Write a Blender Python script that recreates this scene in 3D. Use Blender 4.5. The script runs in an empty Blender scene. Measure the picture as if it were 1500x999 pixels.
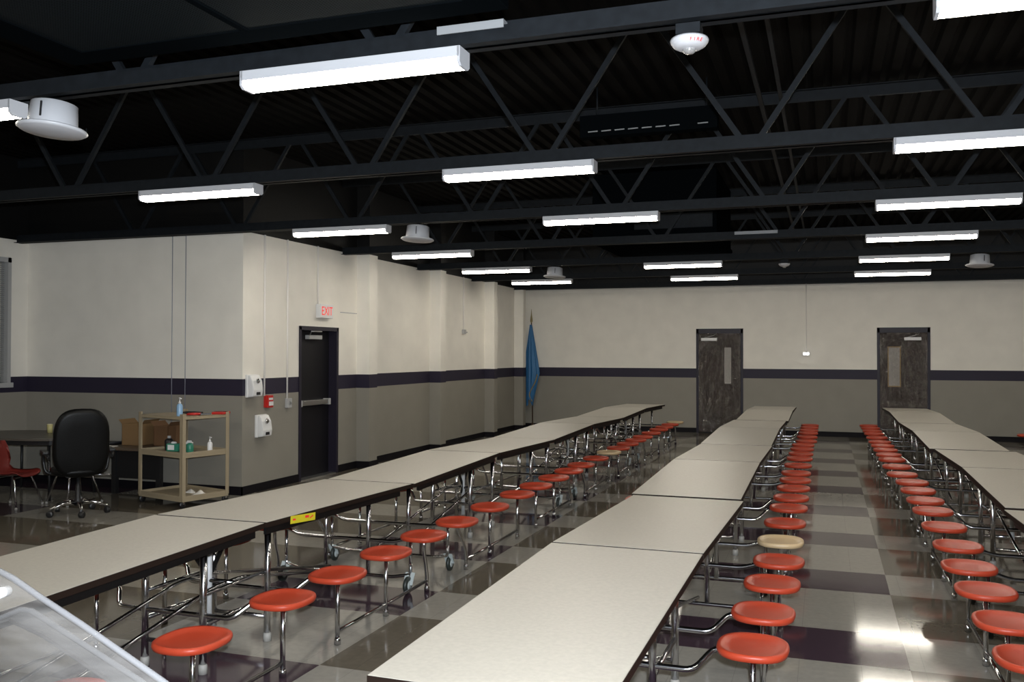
import bpy, math, random
from mathutils import Vector, Matrix
random.seed(7)
PI = math.pi
scn = bpy.context.scene
C = scn.collection

# ------------------------------------------------------------------ camera, world, flash, exposure
F, YAW, PIT, ROL, H = 1323.8, .3344, .0138, .0022, 1.660
fw = Vector((-math.sin(YAW) * math.cos(PIT), math.cos(YAW) * math.cos(PIT), math.sin(PIT)))
rt = Vector((math.cos(YAW), math.sin(YAW), 0)); up = rt.cross(fw)
r2 = rt * math.cos(ROL) + up * math.sin(ROL); u2 = -rt * math.sin(ROL) + up * math.cos(ROL)
cam_d = bpy.data.cameras.new('camera'); cam = bpy.data.objects.new('camera', cam_d); C.objects.link(cam)
cam_d.sensor_width = 36; cam_d.lens = F / 1500 * 36; cam_d.clip_start = .05; cam_d.clip_end = 100
m = Matrix((r2, u2, -fw)).transposed().to_4x4(); m.translation = (0, 0, H); cam.matrix_world = m
scn.camera = cam
w = bpy.data.worlds.new('world'); scn.world = w; w.use_nodes = True
w.node_tree.nodes['Background'].inputs[0].default_value = (.5, .55, .6, 1)
w.node_tree.nodes['Background'].inputs[1].default_value = .02
# the photographer's camera flash
fd = bpy.data.lights.new('camera_flash', 'SPOT'); fd.energy = 1500; fd.shadow_soft_size = .03; fd.color = (.86, .93, 1)
fd.spot_size = math.radians(86); fd.spot_blend = .55
flash = bpy.data.objects.new('camera_flash', fd); C.objects.link(flash)
m = Matrix((r2, u2, -fw)).transposed().to_4x4(); m.translation = Vector((0, 0, H)) + r2 * .04 + u2 * .13 - fw * .02; flash.matrix_world = m
LAMP = 38.0
scn.view_settings.view_transform = 'Standard'; scn.view_settings.look = 'None'
scn.view_settings.exposure = 0; scn.view_settings.gamma = 1
scn.view_settings.use_curve_mapping = False
scn.cycles.max_bounces = 8; scn.cycles.sample_clamp_indirect = 4; scn.cycles.caustics_reflective = False
scn.cycles.caustics_refractive = False

# ------------------------------------------------------------------ materials
def mat(name, col, rough=.5, metal=0, spec=.5, emit=None, noise=0, nscale=20, bump=0, bscale=60, **kw):
    M = bpy.data.materials.new(name); M.use_nodes = True
    nt = M.node_tree; b = nt.nodes['Principled BSDF']
    b.inputs['Base Color'].default_value = (*col, 1); b.inputs['Roughness'].default_value = rough
    b.inputs['Metallic'].default_value = metal; b.inputs['Specular IOR Level'].default_value = spec
    tc = nt.nodes.new('ShaderNodeTexCoord')
    if noise:
        n = nt.nodes.new('ShaderNodeTexNoise'); n.inputs['Scale'].default_value = nscale; n.inputs['Detail'].default_value = 4
        nt.links.new(tc.outputs['Object'], n.inputs['Vector'])
        r = nt.nodes.new('ShaderNodeMapRange'); r.inputs[1].default_value = .3; r.inputs[2].default_value = .7
        r.inputs[3].default_value = 1 - noise; r.inputs[4].default_value = 1 + noise
        nt.links.new(n.outputs[0], r.inputs[0])
        mx = nt.nodes.new('ShaderNodeVectorMath'); mx.operation = 'SCALE'; mx.inputs[0].default_value = col
        nt.links.new(r.outputs[0], mx.inputs['Scale']); nt.links.new(mx.outputs[0], b.inputs['Base Color'])
    if bump:
        n = nt.nodes.new('ShaderNodeTexNoise'); n.inputs['Scale'].default_value = bscale
        nt.links.new(tc.outputs['Object'], n.inputs['Vector'])
        bp = nt.nodes.new('ShaderNodeBump'); bp.inputs['Strength'].default_value = bump; bp.inputs['Distance'].default_value = .01
        nt.links.new(n.outputs[0], bp.inputs['Height']); nt.links.new(bp.outputs[0], b.inputs['Normal'])
    if emit:
        b.inputs['Emission Color'].default_value = (*emit[0], 1); b.inputs['Emission Strength'].default_value = emit[1]
    return M

class NT:
    def __init__(s, M): s.nt = M.node_tree
    def n(s, t, **k):
        x = s.nt.nodes.new(t)
        for a, v in k.items(): setattr(x, a, v)
        return x
    def l(s, a, b): s.nt.links.new(a, b)
    def m(s, op, a, b=None, c=None):
        x = s.n('ShaderNodeMath', operation=op)
        for i, v in enumerate((a, b, c)):
            if v is None: continue
            if isinstance(v, (int, float)): x.inputs[i].default_value = v
            else: s.l(v, x.inputs[i])
        return x.outputs[0]
    def mix(s, f, a, b):
        x = s.n('ShaderNodeMix', data_type='RGBA')
        if isinstance(f, (int, float)): x.inputs[0].default_value = f
        else: s.l(f, x.inputs[0])
        for i, v in ((6, a), (7, b)):
            if isinstance(v, tuple): x.inputs[i].default_value = (*v, 1)
            else: s.l(v, x.inputs[i])
        return x.outputs[2]

UPPER, LOWER, STRIPE = (.82, .785, .715), (.265, .248, .212), (.022, .018, .036)
def wall_material():
    M = bpy.data.materials.new('painted_block_wall'); M.use_nodes = True; N = NT(M); b = M.node_tree.nodes['Principled BSDF']
    g = N.n('ShaderNodeNewGeometry'); sp = N.n('ShaderNodeSeparateXYZ'); N.l(g.outputs['Position'], sp.inputs[0]); z = sp.outputs[2]
    c = N.mix(N.m('GREATER_THAN', z, 1.157), LOWER, STRIPE)
    c = N.mix(N.m('GREATER_THAN', z, 1.353), c, UPPER)
    c = N.mix(N.m('GREATER_THAN', z, 3.085), c, (.003, .003, .003))
    no = N.n('ShaderNodeTexNoise'); no.inputs['Scale'].default_value = 3; N.l(g.outputs['Position'], no.inputs['Vector'])
    sc = N.n('ShaderNodeVectorMath', operation='SCALE'); N.l(c, sc.inputs[0]); N.l(N.m('MULTIPLY_ADD', no.outputs[0], .16, .92), sc.inputs['Scale'])
    N.l(sc.outputs[0], b.inputs['Base Color']); b.inputs['Roughness'].default_value = .55; b.inputs['Specular IOR Level'].default_value = .3
    # block joints as shallow relief
    cm = N.n('ShaderNodeCombineXYZ'); N.l(N.m('ADD', sp.outputs[0], sp.outputs[1]), cm.inputs[0]); N.l(z, cm.inputs[1])
    br = N.n('ShaderNodeTexBrick'); N.l(cm.outputs[0], br.inputs['Vector']); br.inputs['Scale'].default_value = 1
    br.inputs['Brick Width'].default_value = .39; br.inputs['Row Height'].default_value = .193; br.inputs['Mortar Size'].default_value = .005
    br.inputs['Mortar Smooth'].default_value = .4
    bp = N.n('ShaderNodeBump'); bp.inputs['Strength'].default_value = .12; bp.inputs['Distance'].default_value = .004; bp.invert = True
    N.l(br.outputs['Fac'], bp.inputs['Height']); N.l(bp.outputs[0], b.inputs['Normal'])
    return M

def floor_material():
    M = bpy.data.materials.new('waxed_tile_floor'); M.use_nodes = True; N = NT(M); b = M.node_tree.nodes['Principled BSDF']
    g = N.n('ShaderNodeNewGeometry'); sp = N.n('ShaderNodeSeparateXYZ'); N.l(g.outputs['Position'], sp.inputs[0])
    x, y = sp.outputs[0], sp.outputs[1]
    left = N.m('LESS_THAN', x, -4.9)
    yy = N.m('SUBTRACT', N.m('SUBTRACT', y, 5.19 - 15.73), N.m('MULTIPLY', left, .22))
    fr = N.m('FRACT', N.m('DIVIDE', yy, 1.573)); dark = N.m('LESS_THAN', fr, .39)
    def rng(a, c): return N.m('MULTIPLY', N.m('GREATER_THAN', x, a), N.m('LESS_THAN', x, c))
    A = N.m('ADD', rng(-1.06, .415), rng(-3.78, -2.55)); A = N.m('ADD', A, rng(1.9, 3.38)); A = N.m('ADD', A, rng(4.86, 6.3)); A = N.m('ADD', A, N.m('LESS_THAN', x, -7.9))
    light, purple, taupe = (.27, .255, .225), (.05, .032, .043), (.115, .1, .078)
    ca = N.mix(dark, light, purple); cb = N.mix(dark, taupe, light)
    c = N.mix(A, cb, ca)
    # marbling of the tiles and the thin seams
    n1 = N.n('ShaderNodeTexNoise'); n1.inputs['Scale'].default_value = 26; n1.inputs['Detail'].default_value = 6; N.l(g.outputs['Position'], n1.inputs['Vector'])
    sx = N.m('LESS_THAN', N.m('FRACT', N.m('DIVIDE', N.m('ADD', x, 30.03), .3146)), .012)
    sy = N.m('LESS_THAN', N.m('FRACT', N.m('DIVIDE', yy, .3146)), .012)
    k = N.m('SUBTRACT', N.m('MULTIPLY_ADD', n1.outputs[0], .3, .85), N.m('MULTIPLY', N.m('MAXIMUM', sx, sy), .18))
    sc = N.n('ShaderNodeVectorMath', operation='SCALE'); N.l(c, sc.inputs[0]); N.l(k, sc.inputs['Scale'])
    N.l(sc.outputs[0], b.inputs['Base Color'])
    n2 = N.n('ShaderNodeTexNoise'); n2.inputs['Scale'].default_value = 2.5; N.l(g.outputs['Position'], n2.inputs['Vector'])
    N.l(N.m('MULTIPLY_ADD', n2.outputs[0], .06, .06), b.inputs['Roughness']); b.inputs['Specular IOR Level'].default_value = .33
    n3 = N.n('ShaderNodeTexNoise'); n3.inputs['Scale'].default_value = 7; N.l(g.outputs['Position'], n3.inputs['Vector'])
    bp = N.n('ShaderNodeBump'); bp.inputs['Strength'].default_value = .015; bp.inputs['Distance'].default_value = .008
    N.l(n3.outputs[0], bp.inputs['Height']); N.l(bp.outputs[0], b.inputs['Normal'])
    return M

def grid_material():
    M = mat('perforated_black_panel', (.02, .021, .024), .9, spec=.02); N = NT(M); b = M.node_tree.nodes['Principled BSDF']
    g = N.n('ShaderNodeNewGeometry'); sp = N.n('ShaderNodeSeparateXYZ'); N.l(g.outputs['Position'], sp.inputs[0])
    fx = N.m('FRACT', N.m('MULTIPLY', sp.outputs[0], 70)); fy = N.m('FRACT', N.m('MULTIPLY', sp.outputs[1], 70))
    hole = N.m('MULTIPLY', N.m('GREATER_THAN', fx, .42), N.m('GREATER_THAN', fy, .42))
    N.l(N.mix(hole, (.009, .0115, .013), (.0008, .0008, .0008)), b.inputs['Base Color'])
    return M

def plastic_sheet_material():
    M = bpy.data.materials.new('clear_poly_sheeting'); M.use_nodes = True; N = NT(M); nt = M.node_tree
    out = nt.nodes['Material Output']; nt.nodes.remove(nt.nodes['Principled BSDF'])
    gl = N.n('ShaderNodeBsdfGlossy'); gl.inputs['Color'].default_value = (.95, .93, .95, 1); gl.inputs['Roughness'].default_value = .08
    df = N.n('ShaderNodeBsdfDiffuse'); df.inputs[0].default_value = (.16, .135, .125, 1)
    a = N.n('ShaderNodeMixShader'); a.inputs[0].default_value = .62; N.l(df.outputs[0], a.inputs[1]); N.l(gl.outputs[0], a.inputs[2])
    tr = N.n('ShaderNodeBsdfTransparent'); tr.inputs[0].default_value = (.93, .93, .93, 1)
    mx = N.n('ShaderNodeMixShader'); mx.inputs[0].default_value = .42
    N.l(tr.outputs[0], mx.inputs[1]); N.l(a.outputs[0], mx.inputs[2]); N.l(mx.outputs[0], out.inputs[0])
    tc = N.n('ShaderNodeTexCoord'); mp = N.n('ShaderNodeMapping'); mp.inputs['Scale'].default_value = (1.5, 1, .7); mp.inputs['Rotation'].default_value = (0, .3, 0)
    no = N.n('ShaderNodeTexNoise'); no.inputs['Scale'].default_value = 6; no.inputs['Detail'].default_value = 3; no.inputs['Roughness'].default_value = .6
    no.inputs['Distortion'].default_value = 2.2; N.l(tc.outputs['Object'], mp.inputs[0]); N.l(mp.outputs[0], no.inputs['Vector'])
    bp = N.n('ShaderNodeBump'); bp.inputs['Strength'].default_value = 1; bp.inputs['Distance'].default_value = .2
    N.l(no.outputs[0], bp.inputs['Height']); N.l(bp.outputs[0], gl.inputs['Normal'])
    return M

def acrylic_material(name, fac, col, scratch=True):
    M = bpy.data.materials.new(name); M.use_nodes = True; N = NT(M); nt = M.node_tree
    out = nt.nodes['Material Output']; pb = nt.nodes['Principled BSDF']
    pb.inputs['Base Color'].default_value = (*col, 1); pb.inputs['Roughness'].default_value = .35
    tr = N.n('ShaderNodeBsdfTransparent'); tr.inputs[0].default_value = (.93, .93, .93, 1)
    mx = N.n('ShaderNodeMixShader'); mx.inputs[0].default_value = fac
    N.l(tr.outputs[0], mx.inputs[1]); N.l(pb.outputs[0], mx.inputs[2]); N.l(mx.outputs[0], out.inputs[0])
    if scratch:
        tc = N.n('ShaderNodeTexCoord'); mp = N.n('ShaderNodeMapping'); mp.inputs['Scale'].default_value = (2, 8, 9); mp.inputs['Rotation'].default_value = (0, .55, 0)
        no = N.n('ShaderNodeTexNoise'); no.inputs['Scale'].default_value = 5; no.inputs['Detail'].default_value = 8
        N.l(tc.outputs['Object'], mp.inputs[0]); N.l(mp.outputs[0], no.inputs['Vector'])
        N.l(N.m('MULTIPLY_ADD', N.m('POWER', no.outputs[0], 2.0), .75, fac - .1), mx.inputs[0])
    return M

WALL = wall_material(); FLOOR = floor_material()
DECK = mat('black_painted_deck', (.0028, .0024, .002), .9, spec=.05)
STEEL = mat('black_painted_steel', (.0085, .0105, .013), .6, spec=.15, noise=.2)
PATCH = mat('grey_primer_steel', (.25, .26, .27), .5)
BASE = mat('black_vinyl_baseboard', (.006, .005, .007), .6, spec=.15)
LAM = mat('speckled_cream_laminate', (.37, .345, .30), .36, noise=.06, nscale=60)
EDGE = mat('brown_edge_band', (.012, .007, .005), .6, spec=.1)
APRON = mat('black_steel_apron', (.004, .004, .004), .5, spec=.15)
CHROME = mat('chrome_tube', (.62, .62, .64), .16, 1)
ORANGE = mat('orange_red_plastic', (.37, .043, .018), .4, spec=.3, bump=.05, bscale=200)
CREAM = mat('tan_plastic', (.52, .38, .22), .4)
RUBBER = mat('dark_rubber', (.015, .02, .018), .45)
HUB = mat('grey_wheel_hub', (.38, .42, .42), .35)
GLIDE = mat('grey_foot_glide', (.28, .27, .25), .6)
WHITE = mat('white_enamel', (.5, .51, .54), .4)
DOME = mat('white_dome_plastic', (.5, .5, .52), .4)
LENS = mat('lit_lamp_lens', (.9, .88, .8), .4, emit=((1, .93, .80), LAMP))
NAVY = mat('navy_black_paint', (.018, .015, .027), .45, spec=.3)
DOORBLK = mat('near_black_door', (.006, .0055, .008), .5, spec=.25)
DOORBRN = mat('dark_brown_wood_door', (.03, .019, .013), .5, spec=.2, noise=.2, nscale=6)
SILVER = mat('brushed_aluminium', (.5, .5, .5), .35, 1)
GREYMETAL = mat('pale_grey_metal', (.4, .4, .4), .45)
PAPER = mat('white_paper', (.75, .72, .66), .7)
TAPE = mat('yellowed_tape', (.55, .36, .14), .5)
RED = mat('red_enamel', (.5, .02, .015), .4)
REDTXT = mat('red_letters', (.75, .03, .03), .5)
REDGLOW = mat('lit_red_letters', (.8, .04, .04), .5, emit=((1, .05, .04), .5))
CONDUIT = mat('cream_conduit', (.85, .82, .78), .5)
WIRE = mat('blue_grey_wire', (.26, .27, .32), .5)
SHEET = plastic_sheet_material()
GRID = grid_material()
DUCT = mat('black_duct', (.0025, .0033, .004), 1, spec=0)
TAN = mat('tan_enamel_steel', (.33, .27, .18), .45)
LEATHER = mat('black_leather', (.003, .003, .003), .42, spec=.2, bump=.1, bscale=90)
BLACKP = mat('black_plastic', (.01, .01, .011), .4)
CARD = mat('brown_cardboard', (.19, .11, .045), .8)
CARDD = mat('dark_cardboard', (.14, .07, .03), .8)
GREEN = mat('teal_green_plastic', (.03, .2, .13), .35)
BLUEL = mat('pale_blue_liquid', (.25, .42, .62), .25)
WPL = mat('white_plastic', (.75, .75, .75), .35)
DESK = mat('dark_walnut_laminate', (.09, .065, .045), .4)
GREYTOP = mat('dark_grey_laminate', (.085, .075, .062), .35)
REDCH = mat('dark_red_plastic', (.17, .02, .015), .4)
FLAGB = mat('blue_satin', (.025, .14, .32), .5)
FRINGE = mat('gold_fringe', (.25, .2, .09), .6)
WOODP = mat('dark_wood_pole', (.06, .03, .015), .4)
YELLOW = mat('yellow_sticker', (.55, .48, .02), .4)
BLACKI = mat('black_ink', (.01, .01, .01), .5)
GLASSD = mat('blind_fabric', (.36, .36, .34), .6)
ACR = acrylic_material('clear_acrylic', .13, (.15, .142, .135))
LEDGESHADE = mat('dark_shadow_edge', (.035, .03, .028), .4)
ACRF = acrylic_material('hazy_acrylic', .22, (.13, .125, .125))
ACREDGE = acrylic_material('frosted_acrylic_edge', .55, (.12, .12, .125), False)
STROBE = mat('strobe_lens', (.55, .55, .55), .1, .6)
EMER = mat('lit_emergency_lamp', (1, 1, 1), .3, emit=((1, .98, .95), 4))

# ------------------------------------------------------------------ mesh helpers
class MB:
    def __init__(s): s.v = []; s.f = []; s.m = []; s.sm = []; s.cur = 0
    def add(s, vs, fs, smooth=False):
        o = len(s.v); s.v += [tuple(p) for p in vs]
        for f in fs: s.f.append([i + o for i in f]); s.m.append(s.cur); s.sm.append(smooth)
        return s
    def box(s, x0, x1, y0, y1, z0, z1):
        vs = [(x, y, z) for z in (z0, z1) for y in (y0, y1) for x in (x0, x1)]
        return s.add(vs, [(0, 2, 3, 1), (4, 5, 7, 6), (0, 1, 5, 4), (2, 6, 7, 3), (0, 4, 6, 2), (1, 3, 7, 5)])
    def beam(s, a, b, w, h, upv=(0, 0, 1)):
        a, b = Vector(a), Vector(b); d = (b - a).normalized(); u = Vector(upv)
        if abs(d.dot(u)) > .95: u = Vector((0, 1, 0))
        sd = d.cross(u).normalized() * w / 2; uu = sd.cross(d).normalized() * h / 2
        vs = [p + i * sd + j * uu for p in (a, b) for i, j in ((-1, -1), (1, -1), (1, 1), (-1, 1))]
        return s.add(vs, [(0, 3, 2, 1), (4, 5, 6, 7), (0, 1, 5, 4), (1, 2, 6, 5), (2, 3, 7, 6), (3, 0, 4, 7)])
    def tube(s, pts, r, n=10, fillet=0):
        P = [Vector(p) for p in pts]
        if fillet and len(P) > 2:
            Q = [P[0]]
            for i in range(1, len(P) - 1):
                a, b, c = P[i - 1], P[i], P[i + 1]; f = min(fillet, (a - b).length * .45, (c - b).length * .45)
                p0 = b + (a - b).normalized() * f; p1 = b + (c - b).normalized() * f
                for k in range(5):
                    t = k / 4; Q.append(p0 * (1 - t) ** 2 + b * 2 * t * (1 - t) + p1 * t * t)
            Q.append(P[-1]); P = Q
        t0 = (P[1] - P[0]).normalized(); u = t0.orthogonal().normalized(); rings = []
        for i, p in enumerate(P):
            if i == 0: t = t0
            elif i == len(P) - 1: t = (P[-1] - P[-2]).normalized()
            else: t = ((P[i + 1] - p).normalized() + (p - P[i - 1]).normalized()).normalized()
            u = (u - t * u.dot(t)).normalized(); vv = t.cross(u)
            rr = r[i] if isinstance(r, (list, tuple)) else r
            rings.append([p + (u * math.cos(2 * PI * k / n) + vv * math.sin(2 * PI * k / n)) * rr for k in range(n)])
        vs = [q for R in rings for q in R]; fs = []
        for i in range(len(rings) - 1):
            for k in range(n):
                fs.append((i * n + k, i * n + (k + 1) % n, (i + 1) * n + (k + 1) % n, (i + 1) * n + k))
        s.add(vs, fs, True)
        o = len(vs); s.add(rings[0], [tuple(range(n))[::-1]]); s.add(rings[-1], [tuple(range(n))])
        return s
    def lathe(s, prof, c=(0, 0, 0), n=24, axis='z', smooth=True, sx=1, sy=1):
        vs = []
        for r, h in prof:
            for k in range(n):
                a = 2 * PI * k / n; p = (r * math.cos(a) * sx, r * math.sin(a) * sy, h)
                if axis == 'x': p = (p[2], p[0], p[1])
                if axis == 'y': p = (p[0], p[2], p[1])
                vs.append((p[0] + c[0], p[1] + c[1], p[2] + c[2]))
        fs = []
        for i in range(len(prof) - 1):
            for k in range(n): fs.append((i * n + k, i * n + (k + 1) % n, (i + 1) * n + (k + 1) % n, (i + 1) * n + k))
        fs.append(tuple(range(n))[::-1]); L = len(prof) - 1; fs.append(tuple(L * n + k for k in range(n)))
        return s.add(vs, fs, smooth)
    def prism(s, poly, z0, z1, fn=None):
        n = len(poly); fn = fn or (lambda x, y, z: (x, y, z))
        vs = [fn(x, y, z0) for x, y in poly] + [fn(x, y, z1) for x, y in poly]
        fs = [tuple(range(n))[::-1], tuple(range(n, 2 * n))] + [(k, (k + 1) % n, n + (k + 1) % n, n + k) for k in range(n)]
        return s.add(vs, fs)
    def build(s, name, mats, parent=None, bevel=0, loc=None):
        me = bpy.data.meshes.new(name); me.from_pydata(s.v, [], s.f)
        for M in (mats if isinstance(mats, (list, tuple)) else [mats]): me.materials.append(M)
        for p, mi, sm in zip(me.polygons, s.m, s.sm): p.material_index = mi; p.use_smooth = sm
        me.update()
        import bmesh
        b = bmesh.new(); b.from_mesh(me); bmesh.ops.remove_doubles(b, verts=b.verts, dist=1e-5) if not s.keep else None
        bmesh.ops.recalc_face_normals(b, faces=b.faces)
        if bevel:
            es = [e for e in b.edges if len(e.link_faces) == 2 and e.calc_face_angle(0) > .6]
            bmesh.ops.bevel(b, geom=es, offset=bevel, segments=2, affect='EDGES', profile=.6)
        b.to_mesh(me); b.free()
        o = bpy.data.objects.new(name, me); C.objects.link(o)
        if parent: o.parent = parent
        if loc: o.location = loc
        return o
    keep = False

def sellipse(a, b, n=32, p=2.6):
    out = []
    for k in range(n):
        t = 2 * PI * k / n; c, s_ = math.cos(t), math.sin(t)
        out.append((a * math.copysign(abs(c) ** (2 / p), c), b * math.copysign(abs(s_) ** (2 / p), s_)))
    return out
def thing(name, label, cat, loc=(0, 0, 0), rz=0, group=None):
    o = bpy.data.objects.new(name, None); C.objects.link(o); o.location = loc; o.rotation_euler = (0, 0, rz)
    o.empty_display_size = .1
    return tag(o, label, cat, group)
def tag(o, label, cat, group=None):
    o['label'] = label; o['category'] = cat
    if group: o['group'] = group
    return o
def struct(o, label=None):
    o['kind'] = 'structure'
    if label: o['label'] = label
    return o
def copy_tree(o, parent=None):
    c = o.copy(); C.objects.link(c); c.parent = parent
    for ch in list(o.children): copy_tree(ch, c)
    return c
def text(body, size, M, parent, name, loc, rot, depth=.001, sx=1):
    cu = bpy.data.curves.new(name, 'FONT'); cu.body = body; cu.size = size; cu.extrude = depth; cu.align_x = 'CENTER'; cu.align_y = 'CENTER'
    t = bpy.data.objects.new(name, cu); C.objects.link(t); bpy.context.view_layer.update()
    me = bpy.data.meshes.new_from_object(t.evaluated_get(bpy.context.evaluated_depsgraph_get()))
    bpy.data.objects.remove(t); me.materials.clear(); me.materials.append(M)
    o = bpy.data.objects.new(name, me); C.objects.link(o); o.parent = parent; o.location = loc; o.rotation_euler = rot; o.scale = (sx, 1, 1)
    return o

# ------------------------------------------------------------------ room shell
XL, YF, YR, XA = -6.43, 19.33, 8.93, -9.7        # left wall, far wall, return wall, alcove wall
XR, YB, ZC = 8.0, -3.6, 4.13
EY0, EY1, EZ = 10.12, 11.11, 2.01                 # exit door opening
FD = [(-2.59, -1.627), (.958, 1.921)]; FZ = 2.187  # far doors
struct(MB().box(XA - .3, XR + .3, YB - .3, YF + .3, -.1, 0).build('floor', FLOOR))
b = MB()
n = int((XR - XA) / .16)
for i in range(n):                                # corrugated roof deck
    x0 = XA + i * .16
    b.add([(x0, YB, ZC), (x0 + .08, YB, ZC), (x0 + .1, YB, ZC + .04), (x0 + .14, YB, ZC + .04), (x0 + .16, YB, ZC), (x0, YF, ZC), (x0 + .08, YF, ZC), (x0 + .1, YF, ZC + .04), (x0 + .14, YF, ZC + .04), (x0 + .16, YF, ZC)],
          [(0, 5, 6, 1), (1, 6, 7, 2), (2, 7, 8, 3), (3, 8, 9, 4)])
b.box(XA - .3, XR + .3, YB - .3, YF + .3, ZC + .06, ZC + .15)
struct(b.build('ceiling', DECK))
struct(MB().box(XL - .25, XL, YR, EY0, 0, ZC).box(XL - .25, XL, EY1, YF + .25, 0, ZC).box(XL - .25, XL, EY0, EY1, EZ, ZC).build('wall_left', WALL))
struct(MB().box(XA - .25, XL - .25, YR, YR + .25, 0, ZC).build('wall_return', WALL))
struct(MB().box(XA - .25, XA, YB, YR, 0, 1.28).box(XA - .25, XA, YB, YR, 2.82, ZC).box(XA - .25, XA, 8.66, YR, 1.28, 2.82).box(XA - .25, XA, YB, 6.9, 1.28, 2.82).build('wall_alcove', WALL))
b = MB()
xs = [XL, FD[0][0], FD[0][1], FD[1][0], FD[1][1], XR]
for i in (0, 2, 4): b.box(xs[i], xs[i + 1], YF, YF + .25, 0, ZC)
for i in (1, 3): b.box(xs[i], xs[i + 1], YF, YF + .25, FZ, ZC)
struct(b.build('wall_far', WALL))
struct(MB().box(XR, XR + .25, YB, YF, 0, ZC).build('wall_right', WALL))
struct(MB().box(XA, XR, YB - .25, YB, 0, ZC).build('wall_behind', WALL))
# baseboards
T = .012
struct(MB().box(XL, XL + T, YR - T, EY0, 0, .1).box(XL, XL + T, EY1, YF, 0, .1).build('baseboard_left', BASE))
struct(MB().box(XA, XL + T, YR - T, YR, 0, .1).build('baseboard_return', BASE))
b = MB()
for i in (0, 2, 4): b.box(xs[i], xs[i + 1], YF - T, YF, 0, .1)
struct(b.build('baseboard_far', BASE))
struct(MB().box(XA, XA + T, YB, YR, 0, .1).build('baseboard_alcove', BASE))
# pilasters on the left wall
for i, (y0, y1) in enumerate([(11.64, 11.86), (14.2, 14.4), (16.84, 17.0), (18.66, 18.8)]):
    o = struct(MB().box(XL, -6.225, y0, y1 + .03, 0, ZC).build('trim_%d' % (i + 1), WALL))
    MB().box(XL, -6.213, y0 - T, y1 + .042, 0, .1).build('baseboard_wrap', BASE, o)
# thin control joint line between door and first pilaster
struct(MB().box(XL, XL + .004, EY1 + .06, 11.64, 2.228, 2.236).build('trim_5', WIRE))

# window in the alcove wall
wr = struct(MB().box(XA - .1, XA + .015, 8.62, 8.67, 1.25, 2.85).box(XA - .1, XA + .015, 6.88, 6.93, 1.25, 2.85).box(XA - .1, XA + .015, 6.88, 8.67, 2.79, 2.85).box(XA - .1, XA + .04, 6.86, 8.69, 1.22, 1.28).build('window_1', GREYMETAL))
b = MB()
for k in range(60): b.beam((XA - .05, 6.93, 1.3 + k * .025), (XA - .05, 8.62, 1.3 + k * .025), .02, .004, (.5, 0, 1))
b.build('blind', GLASSD, wr)

# exit door, recessed
b = MB().box(XL - .2, XL + .012, EY0 - .0, EY0 + .05, 0, EZ).box(XL - .2, XL + .012, EY1 - .05, EY1, 0, EZ).box(XL - .2, XL + .012, EY0, EY1, EZ - .05, EZ)
d1 = struct(b.build('door_1', NAVY, bevel=.003), 'near-black exit door recessed in the left wall')
MB().box(XL - .16, XL - .115, EY0 + .05, EY1 - .05, .012, EZ - .05).build('door_leaf', DOORBLK, d1)
b = MB().box(XL - .115, XL - .03, EY0 + .12, EY1 - .16, .965, 1.03); pb = b.build('push_bar', SILVER, d1, bevel=.006)
MB().box(XL - .115, XL - .02, EY0 + .08, EY0 + .13, .955, 1.04).box(XL - .115, XL - .02, EY1 - .2, EY1 - .15, .955, 1.04).build('end_cap', GREYMETAL, pb, bevel=.004)
cl = MB().box(XL - .115, XL - .05, 10.45, 10.78, 1.845, 1.9).build('door_closer', GREYMETAL, d1, bevel=.006)
MB().tube([(XL - .07, 10.5, 1.905), (XL + .06, 10.33, 1.945), (XL + .0, 10.68, 1.95)], .009, 8).build('closer_arm', SILVER, cl)
MB().box(XL - .24, XL + .01, EY0 + .05, EY1 - .05, 0, .012).build('threshold', SILVER, d1)

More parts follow.
